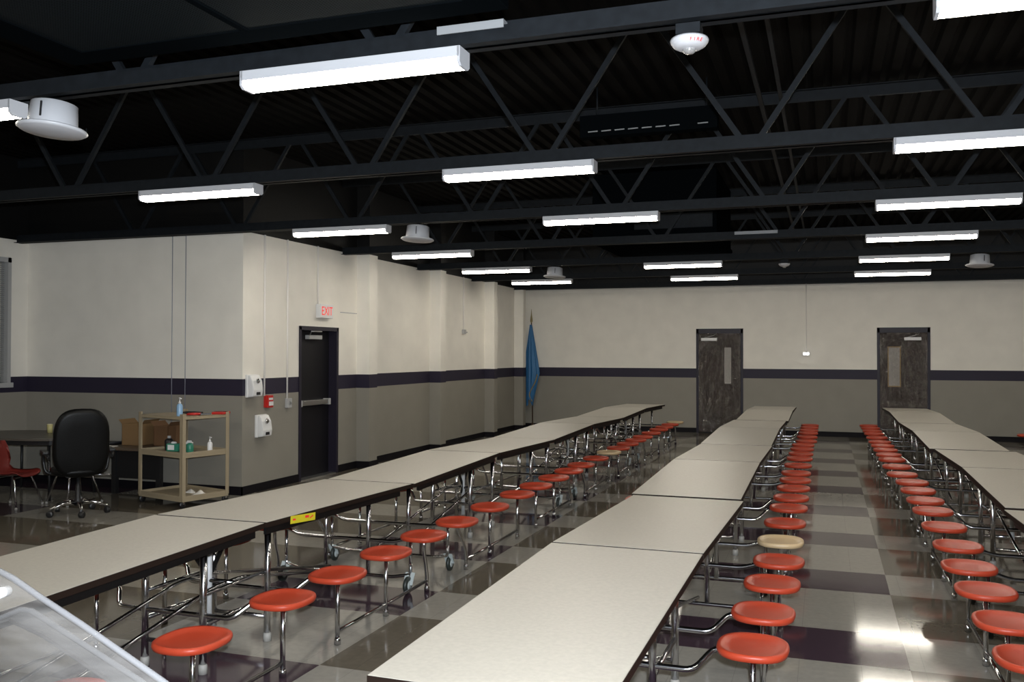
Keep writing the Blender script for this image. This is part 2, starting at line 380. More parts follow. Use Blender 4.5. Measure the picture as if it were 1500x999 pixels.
# the two far doors behind sheeting
def far_door(i, x0, x1, lite, sign, brown_strip):
    b = MB().box(x0, x0 + .05, YF - .015, YF + .12, 0, FZ).box(x1 - .05, x1, YF - .015, YF + .12, 0, FZ).box(x0, x1, YF - .015, YF + .12, FZ - .1, FZ)
    d = struct(b.build('door_%d' % i, NAVY, bevel=.003))
    MB().box(x0 + .05, x1 - .05, YF + .06, YF + .1, .01, FZ - .1).build('door_leaf', DOORBRN, d)
    l0, l1 = lite
    MB().box(l0, l1, YF + .05, YF + .06, 1.035, 1.795).build('covered_pane', PAPER, d)
    MB().box(l0 - .02, l0, YF + .045, YF + .06, 1.015, 1.815).box(l1, l1 + .02, YF + .045, YF + .06, 1.015, 1.815).box(l0, l1, YF + .045, YF + .06, 1.795, 1.815).box(l0, l1, YF + .045, YF + .06, 1.015, 1.035).build('pane_frame', TAPE if brown_strip else DOORBRN, d)
    s0, s1 = sign
    cl = MB().box(s0, s1, YF - .115, YF - .065, 1.935, 1.995).box(s0 + .1, s0 + .16, YF - .07, YF + .06, 1.95, 1.98).build('door_closer', WPL, d, bevel=.004)
    MB().tube([(s0 + .05, YF - .09, 1.99), ((s0 + s1) / 2 + .1, YF - .08, 2.05), (s1 - .02, YF - .01, 2.10)], .008, 8).build('closer_arm', SILVER, cl)
    # wrinkled clear sheet taped to the frame
    nx, nz = 30, 60; vs = []; fs = []
    rnd = random.Random(i)
    ph = [rnd.random() * 6 for _ in range(8)]
    for k in range(nz + 1):
        for j in range(nx + 1):
            u, t = j / nx, k / nz
            x = x0 + .052 + (x1 - x0 - .104) * u; z = .03 + (FZ - .13) * t
            edge = min(1, 5 * min(u, 1 - u)) * min(1, 8 * (1 - t))
            apex = .5 + (.12 if i == 2 else -.1)
            fold = math.sin(9 * math.atan2(u - apex, 1.15 - t) * 3 + ph[0]) * .5 + math.sin(22 * u + 5 * t + ph[1]) * .3 + math.sin(14 * t - 7 * u + ph[2]) * .35 + math.sin(31 * t + 16 * u + ph[3]) * .15
            sag = math.sin(PI * u) * math.exp(-((t - .28) / .16) ** 2) * .05
            y = YF - .035 - edge * (.03 + .03 * fold) - sag
            vs.append((x, y, z))
    for k in range(nz):
        for j in range(nx): fs.append((k * (nx + 1) + j, k * (nx + 1) + j + 1, (k + 1) * (nx + 1) + j + 1, (k + 1) * (nx + 1) + j))
    b = MB(); b.keep = True; b.add(vs, fs, True)
    side = 'left' if i == 2 else 'right'
    tag(b.build('plastic_sheet', SHEET), 'wrinkled clear plastic sheet taped over the %s far door' % side, 'plastic sheet', 'plastic sheets over the far doors')
far_door(2, *FD[0], (-2.015, -1.875), (-2.475, -2.15), False)
far_door(3, *FD[1], (1.175, 1.375), (1.45, 1.755), True)

# ------------------------------------------------------------------ roof joists
JY = [3.8, 6.3, 8.77, 11.24, 13.7, 16.15, 18.65]
ordn = ['nearest', 'second', 'third', 'fourth', 'fifth', 'sixth', 'seventh']
def joist(x0, x1, y, label, patch=None):
    r = thing('roof_joist', label, 'roof joist', (0, y, 0), group='steel joists under the roof')
    for nm, z in (('bottom_chord', 3.046), ('top_chord', 4.0)):
        b = MB()
        for sgn in (-1, 1):                        # back-to-back angles
            b.box(x0, x1, min(sgn * .01, sgn * .016), max(sgn * .01, sgn * .016), z, z + .1)
            zz = z if nm == 'bottom_chord' else z + .094
            b.box(x0, x1, min(sgn * .01, sgn * .06), max(sgn * .01, sgn * .06), zz, zz + .006)
        b.box(x0, x1, -.01, .01, z + .03, z + .07)
        b.build(nm, STEEL, r)
    # diagonal webs, bottom nodes 1.47 m apart in facing pairs
    k0 = math.ceil((x0 + .8 + .48) / 1.47); k1 = math.floor((x1 - .8 + .48) / 1.47)
    for k in range(k0, k1 + 1):
        xn = -.48 + 1.47 * k
        for sg in (-1, 1):
            a = (xn + sg * .055, 0, 3.11); c = (xn + sg * .66, 0, 4.02)
            MB().beam(a, c, .038, .03, (0, 1, 0)).build('web_member', STEEL, r)
    if patch:
        MB().box(patch[0], patch[1], -.063, -.0, 3.131, 3.137).box(patch[0], patch[1], -.068, -.062, 3.1, 3.137).build('unpainted_plate', PATCH, r)
    return r
for i, y in enumerate(JY):
    joist(XA if y < YR else XL, XR, y, 'black steel truss joist %s' % (['nearest the camera, in front of the mesh duct', 'second from the camera', 'third from the camera', 'fourth from the camera, passing the boxy duct', 'fifth from the camera', 'sixth from the camera, carrying the farthest lamps', 'without lamps, nearest the far wall'][i]), {0: (-1.66, -1.34), 3: (-1.04, -.54)}.get(i))
joist(XA, XR, 1.33, 'black steel truss joist over the camera, outside the picture')
# bridging lines crossing the joists
b = MB().beam((-.56, YB, 3.98), (-.56, YF, 3.98), .035, .035); tag(b.build('bridging_bar', STEEL), 'long black bar tying the joists, left of the pair above the middle lamps', 'bar')
b = MB().beam((-.38, YB, 3.98), (-.38, YF, 3.98), .03, .03); tag(b.build('bridging_bar', STEEL), 'thin black bar tying the joists, right of the pair above the middle lamps', 'bar')

# ------------------------------------------------------------------ lamps
LL, WF, HF = 1.165, .12, .083
def make_fixture():
    r = thing('ceiling_lamp', '', 'lamp', group='white strip lamps under the joists')
    b = MB().box(0, LL, -WF / 2, WF / 2, .035, HF + .001)
    b.build('housing', WHITE, r, bevel=.002)
    prof = [(-WF / 2 + .002, .037), (-WF / 2 + .002, .016), (-WF / 2 + .022, .0), (WF / 2 - .022, .0), (WF / 2 - .002, .016), (WF / 2 - .002, .037)]
    MB().prism(prof, .012, LL - .012, lambda x, y, z: (z, x, y)).build('lens', LENS, r)
    for x0 in (-.002, LL - .012):
        pe = [(-WF / 2, HF), (-WF / 2, .012), (-WF / 2 + .02, -.003), (WF / 2 - .02, -.003), (WF / 2, .012), (WF / 2, HF)]
        e = MB().prism(pe, x0, x0 + .014, lambda x, y, z: (z, x, y)).build('end_cap', WHITE, r)
    return r
R_ = [(.452, 16.15), (.442, 13.7), (.438, 11.24), (.426, 8.77), (.415, 6.3), (.40, 3.8)]
M_ = [(-2.609, 16.15), (-2.619, 13.7), None, (-2.70, 8.77), (-2.725, 6.3), (-2.718, 3.8)]
L_ = [(-5.605, 16.15), (-5.61, 13.7), (-5.635, 11.24), (-5.625, 8.77), (-5.555, 6.3), (-5.37, 3.8)]
place = {0: 'farthest', 1: 'second farthest', 2: 'third farthest', 3: 'third nearest', 4: 'second nearest', 5: 'nearest'}
spots = []
for nm, Lst in (('left', L_), ('middle', M_), ('right', R_)):
    for i, q in enumerate(Lst):
        if q: spots.append((q[0], q[1], 'lit white strip lamp, %s in the %s column of ceiling lamps' % (place[i], nm)))
for k, y in enumerate(JY[:6]): spots.append((3.5, y, 'added white strip lamp, out of view beyond the right column, %s from the camera' % ordn[k]))  # unseen lamp column added on the right to light the room
for k, x in enumerate((-8.9, -5.5, -2.7, .4, 3.5)): spots.append((x, 1.33, 'added white strip lamp, out of view above the camera, %s from the left' % (['first'] + ordn[1:])[k]))  # unseen lamp row added over the camera for more room light
spots.append((-8.9, 3.8, 'added white strip lamp, out of view over the left alcove'))  # unseen lamp added to brighten the alcove walls
proto = make_fixture()
for i, (x, y, lb) in enumerate(spots):
    o = proto if i == 0 else copy_tree(proto)
    o.location = (x, y, 2.962); o['label'] = lb

# ceiling speakers
def make_speaker():
    r = thing('ceiling_speaker', '', 'speaker', group='round white speakers under the joists')
    MB().lathe([(.1, .145), (.118, .138), (.126, .02), (.125, .0)], n=32).build('back_can', WHITE, r)
    f = MB().lathe([(.12, .012), (.172, .008), (.178, .0), (.16, -.012), (.05, -.02), (0.001, -.021)], n=36).build('grille', WHITE, r)
    MB().box(-.004, .004, -.131, -.124, .04, .12).build('slot', BLACKP, r)
    for a in (.5, 2.6): MB().tube([(.165 * math.cos(a), .165 * math.sin(a), 0), (.165 * math.cos(a), .165 * math.sin(a), .04)], .003, 6).build('clip', STEEL, f)
    MB().tube([(0, 0, .14), (0, 0, .172)], .02, 10).build('mount', STEEL, r)
    return r
sp = make_speaker()
for i, (x, y, lb) in enumerate([(-3.965, 3.8, 'round white speaker at upper left beside the nearest left lamp'), (-4.12, 8.77, 'round white speaker above the left wall, right of the second left lamp'),
                                (-4.05, 13.7, 'round white speaker far off between the left and middle lamps'), (1.98, 13.7, 'round white speaker at the far right, beside the right lamp column')]):
    o = sp if i == 0 else copy_tree(sp); o.location = (x, y, 2.875 if i else 2.868); o['label'] = lb
    if i == 0: o.rotation_euler = (math.radians(-3), math.radians(3), .3)
# fire strobes
def strobe(x, y, label, s=1):
    r = thing('fire_strobe', label, 'fire alarm', (x, y, 2.912), group='white fire strobes under the joists')
    MB().box(-.05, .05, -.05, .05, .075, .119).build('mount_box', STEEL, r)
    d = MB().lathe([(.03, .022), (.05, .025), (.066, .034), (.078, .050), (.08, .058), (.076, .066), (.03, .072)], n=36).build('dome', DOME, r)
    MB().lathe([(.03, .026), (.027, .012), (.016, .004), (.001, .002)], n=16).build('strobe_lens', STROBE, r)
    if y < 5:
        for k, ch in enumerate('FIRE'):
            a = -PI / 2 + .32 + (k - .5) * .2
            text(ch, .021, REDTXT, d, 'letter', (.0765 * math.cos(a), .0765 * math.sin(a), .0405), (math.radians(127), 0, a + PI / 2), .0006)
strobe(-.537, 3.8, 'white round fire strobe with red lettering under the nearest joist')
strobe(-.57, 13.7, 'small distant white fire strobe between the middle and right lamps')

# ducts
r = thing('mesh_duct', 'wide black duct with a perforated underside at upper left', 'duct', (0, 0, 3.12))
MB().box(-3.61, -1.27, 1.5, 3.6, .012, .62).build('casing', DUCT, r)
MB().box(-3.61, -1.27, 3.45, 3.6, 0, .013).box(-3.61, -3.42, 1.5, 3.45, 0, .013).box(-1.42, -1.27, 1.5, 3.45, 0, .013).box(-2.5, -2.465, 1.5, 3.45, -.004, .013).build('rim', DUCT, r, bevel=.003)
MB().box(-3.42, -2.5, 1.5, 3.45, .006, .014).build('mesh_panel', GRID, r)
MB().box(-2.465, -1.42, 1.5, 3.45, .006, .014).build('mesh_panel', GRID, r)
for k in range(4): MB().tube([(-3.3 + k * .62, 2.4, .62), (-3.3 + k * .62, 2.4, 1.01)], .012, 8).build('hanger', STEEL, r)
r = thing('box_duct', 'plain boxy dark duct above the middle of the room', 'duct', (0, 0, 3.1))
MB().box(-2.91, -1.3, 11.6, 13.4, .04, .92).build('casing', DUCT, r, bevel=.01)
MB().box(-2.93, -1.28, 11.58, 13.42, .02, .06).build('bottom_flange', DUCT, r)
MB().box(-2.35, -1.35, 11.585, 11.6, .17, .36).build('inspection_panel', STEEL, r, bevel=.003)
for x in (-2.8, -1.4): MB().tube([(x, 12.4, .92), (x, 12.4, 1.03)], .01, 8).build('hanger', STEEL, r)
r = thing('slot_diffuser', 'dark ceiling vent with a row of pale slots above the middle lamps', 'vent', (0, 8.15, 3.66))
MB().box(-2.15, -.9, -.06, .06, 0, .2).build('housing', DUCT, r)
for k in range(9):
    if k == 7: continue
    MB().beam((-2.07 + k * .125, -.064, .045), (-1.98 + k * .125, -.064, .047), .008, .009).build('light_slot', PATCH, r)  # pale bars stand in for light showing through the slots
for x in (-2.0, -1.0): MB().tube([(x, 0, .2), (x, 0, .47)], .008, 8).build('hanger', STEEL, r)

# ------------------------------------------------------------------ wall fittings
def conduit(y, z0, label, x=XL, r=.011):
    tag(MB().tube([(x + r, y, z0), (x + r, y, 3.09)], r, 8).build('conduit', CONDUIT), label, 'pipe', 'thin wall conduits')
conduit(9.35, 1.14, 'cream wall pipe running up from the red pull station')
conduit(9.84, 1.09, 'cream wall pipe running up from the small switch box by the exit')
conduit(10.56, 2.315, 'short cream wall pipe running up from the lit exit sign')
conduit(15.7, 2.1, 'cream wall pipe above a small box between the second and third pilasters')
tag(MB().tube([(-.38, YF - .012, 1.7), (-.38, YF - .012, 3.09)], .01, 8).build('conduit', CONDUIT), 'thin pipe on the far wall above the bright emergency lamp', 'pipe', 'thin wall conduits')
for x, lb in ((-7.43, 'thin dark cable on the left alcove wall, the left one of two'), (-7.235, 'thin dark cable on the left alcove wall, the right one of two')):
    tag(MB().tube([(x, YR - .007, .75), (x, YR - .007, 3.09)], .0045, 6).build('wall_cable', WIRE), lb, 'cable', 'two cables above the cart')
r = thing('junction_box', 'small grey box on the left wall between the second and third pilasters', 'junction box', (XL, 15.7, 2.06))
MB().box(0, .05, -.05, .05, -.035, .045).build('box', GREYMETAL, r, bevel=.004)
MB().box(.0, .03, .05, .16, -.015, .01).build('stub', GREYMETAL, r, bevel=.003)
# exit sign
r = thing('exit_sign', 'white sign with red EXIT letters above the dark door', 'exit sign', (XL, 10.69, 2.22))
MB().box(0, .075, -.16, .16, -.09, .095).build('housing', WPL, r, bevel=.006)
text('EXIT', .165, REDGLOW, r, 'lettering', (.0765, 0, 0), (PI / 2, 0, PI / 2), .001, .84)
# dispensers
def dispenser(y, z, label):
    r = thing('soap_dispenser', label, 'dispenser', (XL, y, z), group='white wall dispensers')
    MB().box(0, .035, -.105, .105, -.135, .135).build('back_plate', WPL, r, bevel=.01)
    MB().prism([(.035, -.13), (.105, -.12), (.115, -.05), (.1, .06), (.06, .13), (.035, .13)], -.095, .095, lambda x, y_, zz: (x, zz, y_)).build('cover', WPL, r, bevel=.012)
    MB().lathe([(.02, .0), (.035, .006), (.02, .02), (.001, .022)], (.1, 0, .06), 16, 'x').build('lock', CHROME, r)
    MB().box(.108, .118, -.035, .035, -.105, -.07).build('lever', BLACKP, r, bevel=.003)
dispenser(9.085, 1.27, 'white wall dispenser at the wall corner, over the dark stripe')
dispenser(9.275, .785, 'lower white wall dispenser on the grey wall, beneath the red pull station')
r = thing('fire_pull_station', 'small red fire alarm pull box on the wall', 'fire alarm', (XL, 9.43, 1.07))
MB().box(0, .05, -.055, .055, -.075, .075).build('body', RED, r, bevel=.006)
MB().box(.05, .062, -.04, .04, -.05, -.0).build('handle', WPL, r, bevel=.003)
MB().box(.05, .054, -.04, .04, .02, .045).build('label_strip', WPL, r)
MB().box(-.0, .03, -.075, -.056, -.07, .07).build('side_cover', RED, r)
r = thing('switch_box', 'small grey switch box beside the exit door', 'switch', (XL, 9.86, 1.03))
MB().box(0, .045, -.05, .04, -.06, .06).build('box', GREYMETAL, r, bevel=.004)
MB().box(.045, .055, -.015, .005, -.02, .02).build('toggle', SILVER, r)
# emergency light on the far wall
r = thing('emergency_light', 'small bright emergency lamp on the far wall between the doors', 'emergency light', (-.38, YF, 1.67))
MB().box(-.07, .07, -.05, 0, -.045, .035).build('housing', WPL, r, bevel=.008)
for sx in (-.03, .035):
    MB().lathe([(.012, 0), (.022, -.03), (.018, -.04), (.001, -.042)], (sx, -.05, .0), 14, 'y').build('lamp_head', EMER, r)

# flag in the far left corner
r = thing('flag_on_pole', 'furled blue flag with gold fringe on a pole in the far corner', 'flag', (-6.15, 19.1, 0))
MB().lathe([(.14, 0), (.14, .02), (.09, .05), (.03, .08), (.02, .12)], n=20).build('base', WOODP, r)
MB().tube([(0, 0, .08), (-.03, 0, 2.35)], .013, 8).build('pole', WOODP, r)
MB().lathe([(.013, 0), (.03, .04), (.025, .1), (.012, .18), (.004, .3), (.001, .31)], (-.03, 0, 2.34), 10).build('finial', FRINGE, r)
vs = []; fs = []; n = 40; rows = 24
for k in range(rows + 1):
    t = k / rows; z = 2.3 - 1.72 * t
    wR = .02 + .15 * min(1, t / .62) if t < .62 else .17 - .14 * (t - .62) / .38
    wL = .02 + .09 * min(1, t * 3)
    for j in range(n):
        a = 2 * PI * j / n; c = math.cos(a)
        rad = (wR if c > 0 else wL) * (1 + .16 * math.sin(7 * a + 2 * t))
        vs.append((c * rad - .02 * (1 - t) - .02, math.sin(a) * (.05 + .05 * t) * (1 + .25 * math.sin(9 * a)), z + (.08 * math.sin(3 * a) * t)))
for k in range(rows):
    for j in range(n): fs.append((k * n + j, k * n + (j + 1) % n, (k + 1) * n + (j + 1) % n, (k + 1) * n + j))
fl = MB().add(vs, fs, True).build('cloth', FLAGB, r)
MB().tube([(.13, -.07, 1.2), (.1, -.09, 1.05), (.02, -.1, .9), (-.06, -.1, .75), (.02, -.09, .6)], .013, 6, .1).build('fringe', FRINGE, fl)

# ------------------------------------------------------------------ cafeteria tables with fixed stools
TW, TH, TC, HL = .365, .703, .741, 1.83          # half width, end height, fold height, half length
SY = [-1.59, -.89, -.19, .36, .96, 1.53]; SXO = .602; SZ = .412
def tz(y): return TC + (TH - TC) * abs(y) / HL
def make_table():
    T_ = thing('cafeteria_table', '', 'table', group='folding cafeteria tables with fixed stools')
    for sg in (-1, 1):
        ys = (sg * .011, sg * HL)
        def slab(b, xw, z_off0, z_off1, y0, y1):
            v = [(x, y, tz(y) + zo) for zo in (z_off0, z_off1) for y in (y0, y1) for x in (-xw, xw)]
            b.add(v, [(0, 2, 3, 1), (4, 5, 7, 6), (0, 1, 5, 4), (2, 6, 7, 3), (0, 4, 6, 2), (1, 3, 7, 5)]); return b
        top = slab(MB(), TW - .002, -.02, 0, ys[0] + sg * .002, ys[1] - sg * .002).build('tabletop', LAM, T_)
        slab(MB(), TW, -.030, -.0015, *ys).build('edge_band', EDGE, top)
        for sx in (-1, 1):
            v = []
            for x in (sx * .335, sx * .318):
                for y in (sg * .05, sg * 1.70):
                    for zo in (-.075, -.030): v.append((x, y, tz(y) + zo))
            MB().add(v, [(0, 1, 3, 2), (4, 6, 7, 5), (0, 4, 5, 1), (2, 3, 7, 6), (1, 5, 7, 3), (0, 2, 6, 4)]).build('apron_rail', APRON, top)
    for sx in (-1, 1):
        for sg in (-1, 1):
            lg = MB().tube([(sx * .185, sg * .285, .02), (sx * .185, sg * .285, tz(.285) - .03)], .019, 12).build('leg', CHROME, T_)
            MB().lathe([(.024, 0), (.024, .04), (.019, .05)], (sx * .185, sg * .285, 0), 12).build('foot', GLIDE, lg)
    # crossbars at the centre legs that rise to carry the inner stools
    for sg, yi, yo in ((-1, -.285, SY[2]), (1, .285, SY[3])):
        MB().tube([(-.62, yo, .377), (-.44, yo, .377), (-.36, yi, .30), (.36, yi, .30), (.44, yo, .377), (.62, yo, .377)], .0135, 10, .04).build('stool_arm', CHROME, T_)
        MB().tube([(-.185, sg * .285, .14), (.185, sg * .285, .14)], .0135, 8).build('crossbar', CHROME, T_)
    for sx in (-1, 1):
        MB().tube([(sx * .185, -.285, .25), (sx * .185, .285, .25)], .0135, 8).build('side_bar', CHROME, T_)
        MB().tube([(sx * .12, -1.50, .14), (sx * .12, -.12, .40), (sx * .12, .12, .40), (sx * .12, 1.50, .14)], .011, 8, .06).build('linkage_rod', CHROME, T_)
    MB().beam((0, -.22, .68), (0, .05, .36), .03, .008, (1, 0, 0)).beam((0, .22, .68), (0, -.05, .36), .03, .008, (1, 0, 0)).build('fold_brace', APRON, T_)
    MB().tube([(0, 0, .15), (0, 0, .66)], .018, 10).build('gas_strut', GREYMETAL, T_)
    MB().tube([(-.17, 0, .40), (.17, 0, .40)], .014, 8).tube([(-.17, -.28, .40), (-.17, .28, .40)], .01, 8).tube([(.17, -.28, .40), (.17, .28, .40)], .01, 8).build('centre_bar', CHROME, T_)
    # lifting end frames with casters
    for sg in (-1, 1):
        ye, yo = sg * 1.53, SY[0 if sg < 0 else 5]
        fr = MB().tube([(-.5, ye, .20), (-.5, ye, .12), (-.36, ye - sg * .02, .10), (.36, ye - sg * .02, .10), (.5, ye, .12), (.5, ye, .20)], .012, 8, .03)
        fr.tube([(-.5, ye, .13), (-.5, ye, .375)], .012, 8).tube([(.5, ye, .13), (.5, ye, .375)], .012, 8)
        fr.tube([(-.60, yo, .378), (-.50, ye, .378), (-.38, ye, .34), (.38, ye, .34), (.50, ye, .378), (.60, yo, .378)], .0135, 8, .04)
        e = fr.build('end_frame', CHROME, T_)
        for sx in (-1, 1):
            MB().tube([(sx * .17, ye, .10), (sx * .17, ye, tz(ye) - .03)], .0165, 10).build('end_leg', CHROME, T_)
            wx, wy = sx * .5, ye - sg * .045
            wh = MB().lathe([(.02, -.014), (.05, -.014), (.058, -.008), (.058, .008), (.05, .014), (.02, .014)], (wx, wy, .058), 20, 'x').build('caster', RUBBER, e)
            MB().lathe([(.005, -.018), (.028, -.017), (.032, -.012), (.032, .012), (.028, .017), (.005, .018)], (wx, wy, .058), 14, 'x').beam((wx + .02, wy, .058), (wx + .02, ye, .135), .006, .03, (1, 0, 0)).beam((wx - .02, wy, .058), (wx - .02, ye, .135), .006, .03, (1, 0, 0)).build('wheel_fork', HUB, wh)
    # stools
    outline = sellipse(.152, .17, 32, 2.5)
    for sx in (-1, 1):
        for i, y in enumerate(SY):
            cx = sx * SXO; vs = []; prof = [(.90, -.034), (.97, -.030), (1.0, -.016), (.985, -.005), (.94, 0), (.86, -.003), (.78, -.010), (.6, -.015), (.3, -.018), (.01, -.019)]
            for s_, h in prof: vs += [(px * s_ + cx, py * s_ + y, SZ + h) for px, py in outline]
            fs = [(a * 32 + k, a * 32 + (k + 1) % 32, (a + 1) * 32 + (k + 1) % 32, (a + 1) * 32 + k) for a in range(len(prof) - 1) for k in range(32)] + [tuple(range(32))]
            st = MB().add(vs, fs, True).build('stool_seat', ORANGE, T_)
            st['slot'] = '%s%d' % ('L' if sx < 0 else 'R', i)
            dy = .24 if i == 0 else (-.0 if i == 5 else 0)
            if i == 0: pts = [(cx, y, SZ - .03), (cx, y + .02, .33), (cx, y + .14, .2), (cx, y + .18, .12), (cx, y + .18, .02)]
            elif i == 5: pts = [(cx, y, SZ - .03), (cx, y + .0, .28), (cx, y + .04, .16), (cx, y + .05, .1), (cx, y + .05, .02)]
            else: pts = [(cx, y, SZ - .03), (cx, y, .02)]
            MB().tube(pts, .0135, 10, .07).lathe([(.019, 0), (.019, .03), (.0135, .045)], (cx, pts[-1][1], 0), 10).lathe([(.045, SZ - .04), (.045, SZ - .034)], (cx, y, 0), 12).build('stool_post', CHROME, st)
        MB().tube([(sx * SXO, SY[0] + .18, .075), (sx * SXO, SY[2], .075)], .011, 8).build('floor_rail', CHROME, T_)
        MB().tube([(sx * SXO, SY[3], .075), (sx * SXO, SY[5] + .05, .075)], .011, 8).build('floor_rail', CHROME, T_)
    return T_
TP = make_table()
rows = {'left': [(-3.235, 4.2), (-3.22, 7.88), (-3.23, 11.55), (-3.235, 15.23)],
        'middle': [(-.9, 4.235), (-.895, 7.96), (-.905, 11.65), (-.875, 15.37)],
        'right': [(1.41, 4.45), (1.41, 8.2), (1.345, 11.92), (1.32, 15.62)],
        'beyond': [(3.58, 14.45)]}
where = ['nearest the camera', 'second from the camera', 'third from the camera', 'farthest from the camera']
first = True
creams = {('middle', 1): 'R0', ('left', 2): 'R2', ('left', 1): 'L3', ('left', 3): 'R5'}
for nm, lst in rows.items():
    for i, (cx, cy) in enumerate(lst):
        o = TP if first else copy_tree(TP); first = False
        o.location = (cx, cy, 0)
        o.rotation_euler = (0, 0, .006 if nm == 'right' else (-.015 if (nm, i) == ('middle', 0) else 0))
        o['label'] = ('long cream folding table with orange stools, %s in the %s row' % (where[i], nm)) if nm != 'beyond' else 'folding table cut off by the right edge, only an orange stool showing'
        sl = creams.get((nm, i))
        for ch in o.children:
            if sl and ch.get('slot') == sl:
                ch.data = ch.data.copy(); ch.data.materials.clear(); ch.data.materials.append(CREAM); ch['label'] = 'tan stool seat among orange ones'
# the sticker on the dark edge
s_ = MB().beam((TW + .002, .24, tz(.24) - .023), (TW + .002, .50, tz(.50) - .038), .044, .002, (1, 0, 0)).build('sticker', YELLOW, TP)
MB().beam((TW + .0035, .26, tz(.26) - .024), (TW + .0035, .29, tz(.29) - .026), .01, .001, (1, 0, 0)).beam((TW + .0035, .39, tz(.39) - .026), (TW + .0035, .43, tz(.43) - .028), .014, .001, (1, 0, 0)).beam((TW + .0035, .44, tz(.44) - .04), (TW + .0035, .475, tz(.475) - .03), .008, .001, (1, 0, 0)).build('print_mark', REDTXT, s_)

# ------------------------------------------------------------------ cart in the left corner
CX, CY, CA = -6.46, 7.93, math.radians(-16)          # front right corner post
r = thing('utility_cart', 'tan metal three-shelf rolling cart against the left wall', 'cart', (CX, CY, 0), CA)
Wc, Lc = .80, .60
for x in (0, -Wc):
    for y in (0, Lc):
        sx = -1 if x == 0 else 1; sy = 1 if y == 0 else -1
        b = MB(); b.box(min(x, x + sx * .045), max(x, x + sx * .045), min(y, y + sy * .004), max(y, y + sy * .004), .09, 1.005)
        b.box(min(x, x + sx * .004), max(x, x + sx * .004), min(y, y + sy * .045), max(y, y + sy * .045), .09, 1.005)
        b.build('post', TAN, r)
        cs = MB().lathe([(.01, -.014), (.036, -.014), (.04, -.006), (.04, .006), (.036, .014), (.01, .014)], (x + sx * .03, y + sy * .03, .04), 16, 'x').build('caster', BLACKP, r)
        MB().box(x + sx * .03 - .022, x + sx * .03 + .022, y + sy * .03 - .012, y + sy * .03 + .012, .045, .09).build('caster_fork', CHROME, cs)
for z in (.975, .565, .10):
    b = MB().box(-Wc + .004, -.004, .004, Lc - .004, z - .002, z + .002)
    for y in (.004, Lc - .01): b.box(-Wc + .004, -.004, y, y + .006, z - .03, z + (.0 if z > .9 else .03))
    for x in (-Wc + .004, -.01): b.box(x, x + .006, .004, Lc - .004, z - .03, z + (.0 if z > .9 else .03))
    b.build('shelf', TAN, r)
def on_cart(x, y): 
    c, s_ = math.cos(CA), math.sin(CA); return CX + x * c - y * s_, CY + x * s_ + y * c
# things on the cart
def pump_bottle(name, label, x, y, z, h, rad, bodyM):
    X_, Y_ = on_cart(x, y)
    r = thing(name, label, 'bottle', (X_, Y_, z), group='bottles on the tan cart')
    MB().lathe([(rad * .95, 0), (rad, .01), (rad, h * .52), (rad * .8, h * .62), (rad * .35, h * .68)], n=18).build('bottle_body', bodyM, r)
    MB().lathe([(rad * .4, h * .67), (rad * .42, h * .76), (rad * .15, h * .78), (rad * .15, h * .94), (rad * .3, h * .95), (rad * .28, h), (.001, h)], n=12).beam((0, 0, h * .96), (rad * .9, -.01, h * .94), .012, .01).build('pump', WPL, r)
pump_bottle('pump_bottle', 'pale blue pump bottle standing on top of the tan cart', -.15, .07, .977, .2, .032, BLUEL)
pump_bottle('dropper_bottle', 'small white nozzle bottle alone on the middle shelf of the cart', -.10, .42, .567, .165, .028, WPL)
def spray(x, y, label):
    X_, Y_ = on_cart(x, y); r = thing('spray_bottle', label, 'bottle', (X_, Y_, .567), group='green and white bottles on the middle shelf')
    MB().lathe([(.036, 0), (.04, .01), (.04, .075), (.03, .095), (.014, .105)], n=18).build('bottle_body', GREEN, r)
    MB().box(-.035, .018, -.01, .01, .105, .13).box(-.03, -.018, -.006, .006, .08, .106).build('trigger_head', WPL, r, bevel=.003)
spray(-.22, .25, 'green spray bottle with white trigger beside the cart front post')
X_, Y_ = on_cart(-.44, .2)
r = thing('wipes_pack', 'teal and white wipes pack on the middle cart shelf, left', 'wipes', (X_, Y_, .567), .1)
MB().box(-.075, .075, -.04, .04, 0, .09).build('pack', GREEN, r, bevel=.018)
MB().box(-.05, .03, -.042, -.038, .02, .075).build('pack_label', WPL, r, bevel=.001)
MB().lathe([(.03, .088), (.032, .1), (.02, .108), (.001, .11)], n=14).build('lid', WPL, r)
X_, Y_ = on_cart(-.31, .3)
r = thing('wipes_canister', 'short green canister between the wipes pack and spray bottle', 'canister', (X_, Y_, .567))
MB().lathe([(.044, 0), (.046, .008), (.046, .08), (.043, .085)], n=20).build('canister_body', GREEN, r)
MB().lathe([(.047, .085), (.047, .1), (.03, .106), (.001, .106)], n=20).build('lid', WPL, r)
X_, Y_ = on_cart(-.6, .25)
r = thing('black_bottle', 'black bottle at the left end of the middle cart shelf', 'bottle', (X_, Y_, .567))
MB().lathe([(.045, 0), (.048, .01), (.048, .11), (.03, .13), (.016, .135)], n=18).build('bottle_body', BLACKP, r)
MB().lathe([(.02, .134), (.02, .16), (.001, .162)], n=12).build('cap', GREYMETAL, r)
